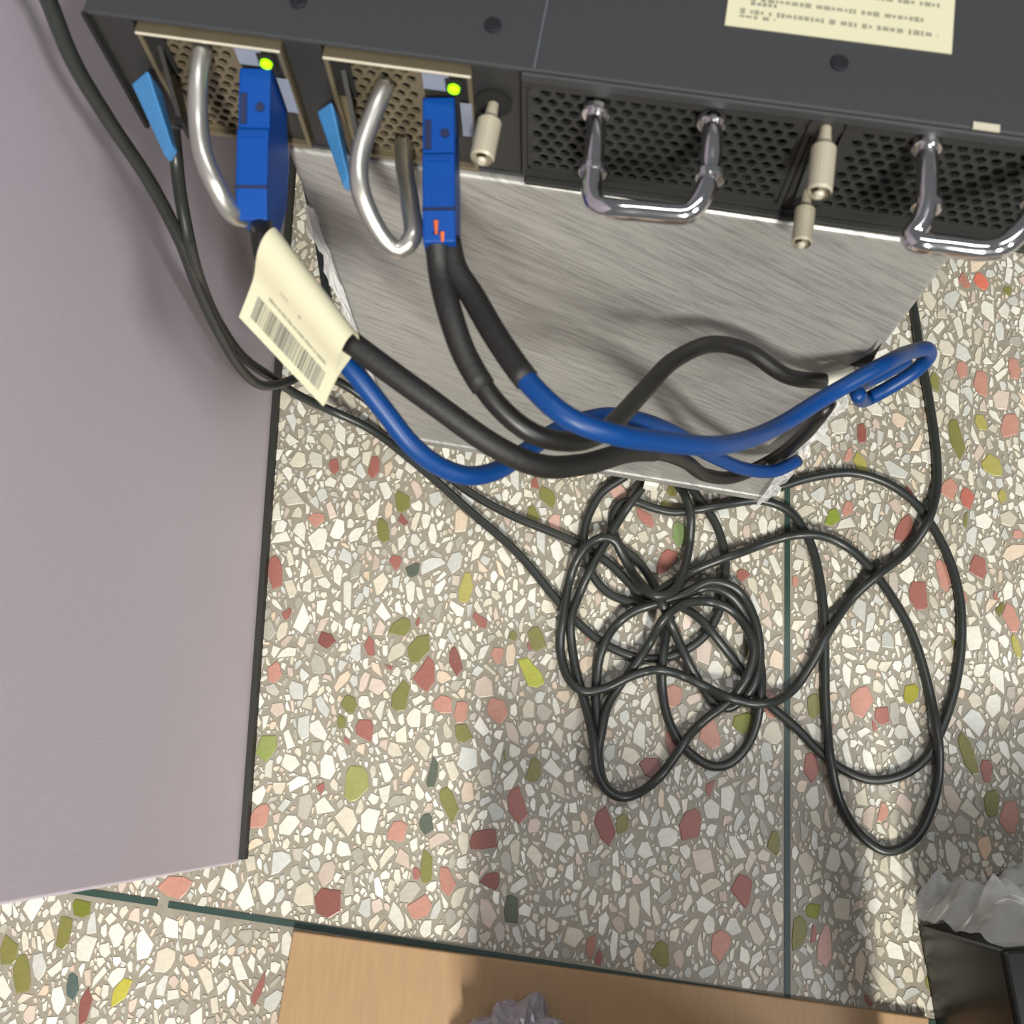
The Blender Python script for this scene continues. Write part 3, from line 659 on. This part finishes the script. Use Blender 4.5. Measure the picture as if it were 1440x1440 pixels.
cordC = [(1262, 340, 0), (1275, 390, 0), (1286, 440, 0), (1295, 500, 0), (1308, 570, 0), (1317, 640, 0), (1317, 690, 0), (1304, 735, 0), (1275, 776, 0), (1235, 808, 0), (1195, 845, 0), (1165, 889, 0), (1140, 935, 0), (1115, 970, 0), (1088, 987, 0), (1056, 989, 0), (1020, 979, 0), (985, 962, 0), (950, 947, 0), (922, 942, 0), (890, 950, 0), (850, 968, 0), (820, 972, 0), (800, 955, 0), (788, 915, 0), (793, 860, 0), (799, 824, 0), (810, 790, 0), (826, 767, 0), (847, 756, 0), (863, 760, 0), (876, 782, 0), (896, 814, 0), (922, 838, 0), (945, 832, 0), (958, 812, 0), (966, 785, 0), (971, 750, 0), (971, 722, 0), (962, 695, 0), (945, 672, 0), (930, 640, 0)]
def lay(cords):
    """stack the floor cords: where a later strand crosses an earlier one it is lifted over it"""
    done = np.zeros((0, 3)); res = []
    for pts in cords:
        p = catmull([clear(max(z, CR + .0006), x, y, CR) if z > 0.02 else G(x, y, max(z, CR + .0006)) for x, y, z in pts], .0022)
        base = p[:, 2].copy(); need = base.copy(); D2 = 2 * CR * .93
        allp = done
        for i in range(len(p)):
            if base[i] > .05: continue
            prev = p[:max(0, i - 12)]
            if len(prev): prev = np.column_stack([prev[:, :2], need[:max(0, i - 12)]])
            for arr in (allp, prev):
                if not len(arr): continue
                dd = (arr[:, 0] - p[i, 0]) ** 2 + (arr[:, 1] - p[i, 1]) ** 2
                hit = dd < D2 ** 2
                if hit.any():
                    h = arr[hit, 2] + np.sqrt(D2 ** 2 - dd[hit]); h = h[h < .034]
                    if len(h): need[i] = max(need[i], h.max())
        ext = need.copy()                      # soft ramps
        for k in range(1, 9):
            sh = np.exp(-(k / 5.0) ** 2)
            l = np.roll(need, k); r = np.roll(need, -k); l[:k] = base[:k]; r[-k:] = base[-k:]
            ext = np.maximum(ext, base + (np.maximum(l, r) - base) * sh)
        ker = np.array([1, 2, 3, 2, 1]) / 9.0
        sm = np.convolve(np.pad(ext, 2, mode='edge'), ker, 'valid')
        under = np.array([(np.dot(q - BA, BN) < .004) and ub0 - .01 < np.dot(q - BA, BE) < ub1 + .01 for q in p])
        q = p.copy()
        for i in range(len(p)):
            z = min(sm[i], .0105) if under[i] else sm[i]
            x, y = proj(p[i]); q[i] = G(x, y, z)
        res.append(q); done = np.vstack([done, q[q[:, 2] < .04]])
    return res
names = [(cordA, 'black cord dropping from behind the blue lever, along the cabinet to the coil'),
         (cordB, 'thick black cord entering at the top left corner over the lilac cabinet'),
         (cordE, 'black cord lying on the floor between the cabinet and the silver box'),
         (cordF, 'black cord making the long oval loop on the right side of the coil'),
         (cordS, 'black cord forming the lowest left loop of the tangled coil'),
         (cordC, 'black cord running down from the right edge of the silver box, over the others')]
for (pts, lab), path in zip(names, lay([c for c, _ in names])):
    o = MB().tube(path, CR, 12).build('black_cable', MT['cord'], None, smooth=True); tag(o, lab, 'cable', 'black cords tangled on the floor')

# ------------------------------------------------------------------ board, added shadow carton, bag, case, clear wrap
q0 = G(412, 1309, .006); q1 = G(1300, 1431, .006); bd = nrm(q1 - q0); bp_ = np.array([bd[1], -bd[0], 0])
ring = [q0, q0 + bd * .346, q0 + bd * .346 + bp_ * .30, q0 + bp_ * .30 + bd * .0]
ring = [np.array([p[0], p[1], .0008]) for p in ring]
o = MB().prism(ring, UP * .0052).build('wooden_board', MT['wood'], None, bevel=.0008); tag(o, 'flat light brown wooden board lying along the green floor strip', 'board')

def crumple(name, ctr, rx, ry, rz, mt, seed, amp=.35, flat=0):
    r4 = np.random.default_rng(seed); nu, nv = 44, 24
    dirs = nrm_rows(r4.normal(size=(60, 3))); offs = r4.uniform(.62, 1.0, 60)
    vs = []; fs = []
    for j in range(nv + 1):
        for i in range(nu):
            th = 2 * math.pi * i / nu; ph = math.pi * j / nv
            d_ = np.array([math.sin(ph) * math.cos(th), math.sin(ph) * math.sin(th), math.cos(ph)])
            t = dirs @ d_
            r_ = np.min(np.where(t > .25, offs / np.maximum(t, .25), 9))        # faceted hull
            r_ = r_ * (1 + amp * .22 * math.sin(9 * th + 3 * ph + seed) * math.sin(ph) + r4.normal(0, .03) * amp)
            p = d_ * min(r_, 1.25) * (rx, ry, rz)
            vs.append(ctr + p)
    for j in range(nv):
        for i in range(nu):
            fs.append((j * nu + i, (j + 1) * nu + i, (j + 1) * nu + (i + 1) % nu, j * nu + (i + 1) % nu))
    vs = [np.array([p[0], p[1], max(p[2], flat)]) for p in vs]
    return MB().add(vs, fs).build(name, mt, None, smooth=False)
def nrm_rows(a): return a / np.linalg.norm(a, axis=1, keepdims=True)
c0 = G(728, 1462, .02)
o = crumple('plastic_bag', np.array([c0[0], c0[1] - .006, .022]), .036, .034, .024, MT['bag'], 4, .6, .0062); tag(o, 'crumpled lilac grey plastic bag on the brown board', 'bag')

# glossy black case at the lower right corner
k0 = G(1290, 1300); k1 = G(1315, 1440); kd = nrm(k1 - k0); kn = np.array([-kd[1], kd[0], 0])
if kn[0] < 0: kn = -kn
k0b = k0 + kd * .0
ring = [k0b, k0b + kd * .22, k0b + kd * .22 + kn * .16, k0b + kn * .16]
case = empty('black_case', (ring[0] + ring[2]) / 2, 'glossy black case standing on the floor in the lower right corner', 'case')
rz = [np.array([p[0], p[1], .0008]) for p in ring]
MB().prism(rz, UP * .104).build('case_body', MT['glossblack'], case, bevel=.0025, seg=3)
ctr = sum(rz) / 4
MB().prism([ctr + (p - ctr) * .55 + UP * .1041 for p in rz], UP * .0012).build('case_inset', MT['glossblack'], case, bevel=.0005)
def wrap_sheet():
    """clear film standing crumpled against the rear side of the case"""
    r5 = np.random.default_rng(9); nu, nz = 46, 30; vs = []; fs = []
    e = kn; out = -kd
    for j in range(nz + 1):
        for i in range(nu + 1):
            u = -.006 + .165 * i / nu; z = .004 + .120 * j / nz
            bulge = .016 + .008 * math.sin(i * .42 + .3 * j) * math.cos(j * .33) + .004 * abs(math.sin(i * .8 - j * .5)) + .003 * math.sin(i * .3 + j * 1.1) + r5.normal(0, .0007)
            bulge *= (.35 + .65 * min(1, i / 6)) * (1 - .5 * max(0, j / nz - .6))
            if j > nz * .85: bulge -= .02 * (j / nz - .85) / .15
            vs.append(k0b + e * u + out * max(bulge, .0035) + UP * z)
    for j in range(nz):
        for i in range(nu):
            a = j * (nu + 1) + i; fs.append((a, a + 1, a + nu + 2, a + nu + 1))
    return MB().add(vs, fs).build('clear_wrap', MT['wrap'], None, smooth=True)
o = wrap_sheet(); tag(o, 'crumpled clear plastic wrap hanging against the black case', 'plastic wrap')

# unseen carton, added just below the frame to cast the soft floor shadow
cx0, cx1, cy1, cy0, ch = .000, .198, -.145, -.26, .225
ct = empty('added_shadow_carton', ((cx0 + cx1) / 2, (cy0 + cy1) / 2, .006), 'added brown carton out of view on the board, casting the floor shadow', 'carton')
def abox(x0, x1, y0, y1, z0, z1): return MB().hexa([(x0, y0, z0), (x1, y0, z0), (x1, y1, z0), (x0, y1, z0), (x0, y0, z1), (x1, y0, z1), (x1, y1, z1), (x0, y1, z1)])
abox(cx0, cx1, cy1 - .004, cy1, .0062, ch).build('shadow_carton_wall', MT['carton'], ct); abox(cx0, cx1, cy0, cy0 + .004, .0062, ch).build('shadow_carton_wall', MT['carton'], ct)
abox(cx0, cx0 + .004, cy0 + .0041, cy1 - .0041, .0062, ch).build('shadow_carton_wall', MT['carton'], ct); abox(cx1 - .004, cx1, cy0 + .0041, cy1 - .0041, .0062, ch).build('shadow_carton_wall', MT['carton'], ct)
abox(cx0 + .0041, cx1 - .0041, cy0 + .0041, cy1 - .0041, .0062, .010).build('shadow_carton_bottom', MT['carton'], ct)
abox(cx0, cx1, cy0, cy1, ch + .0002, ch + .003).build('shadow_carton_flap', MT['carton'], ct)
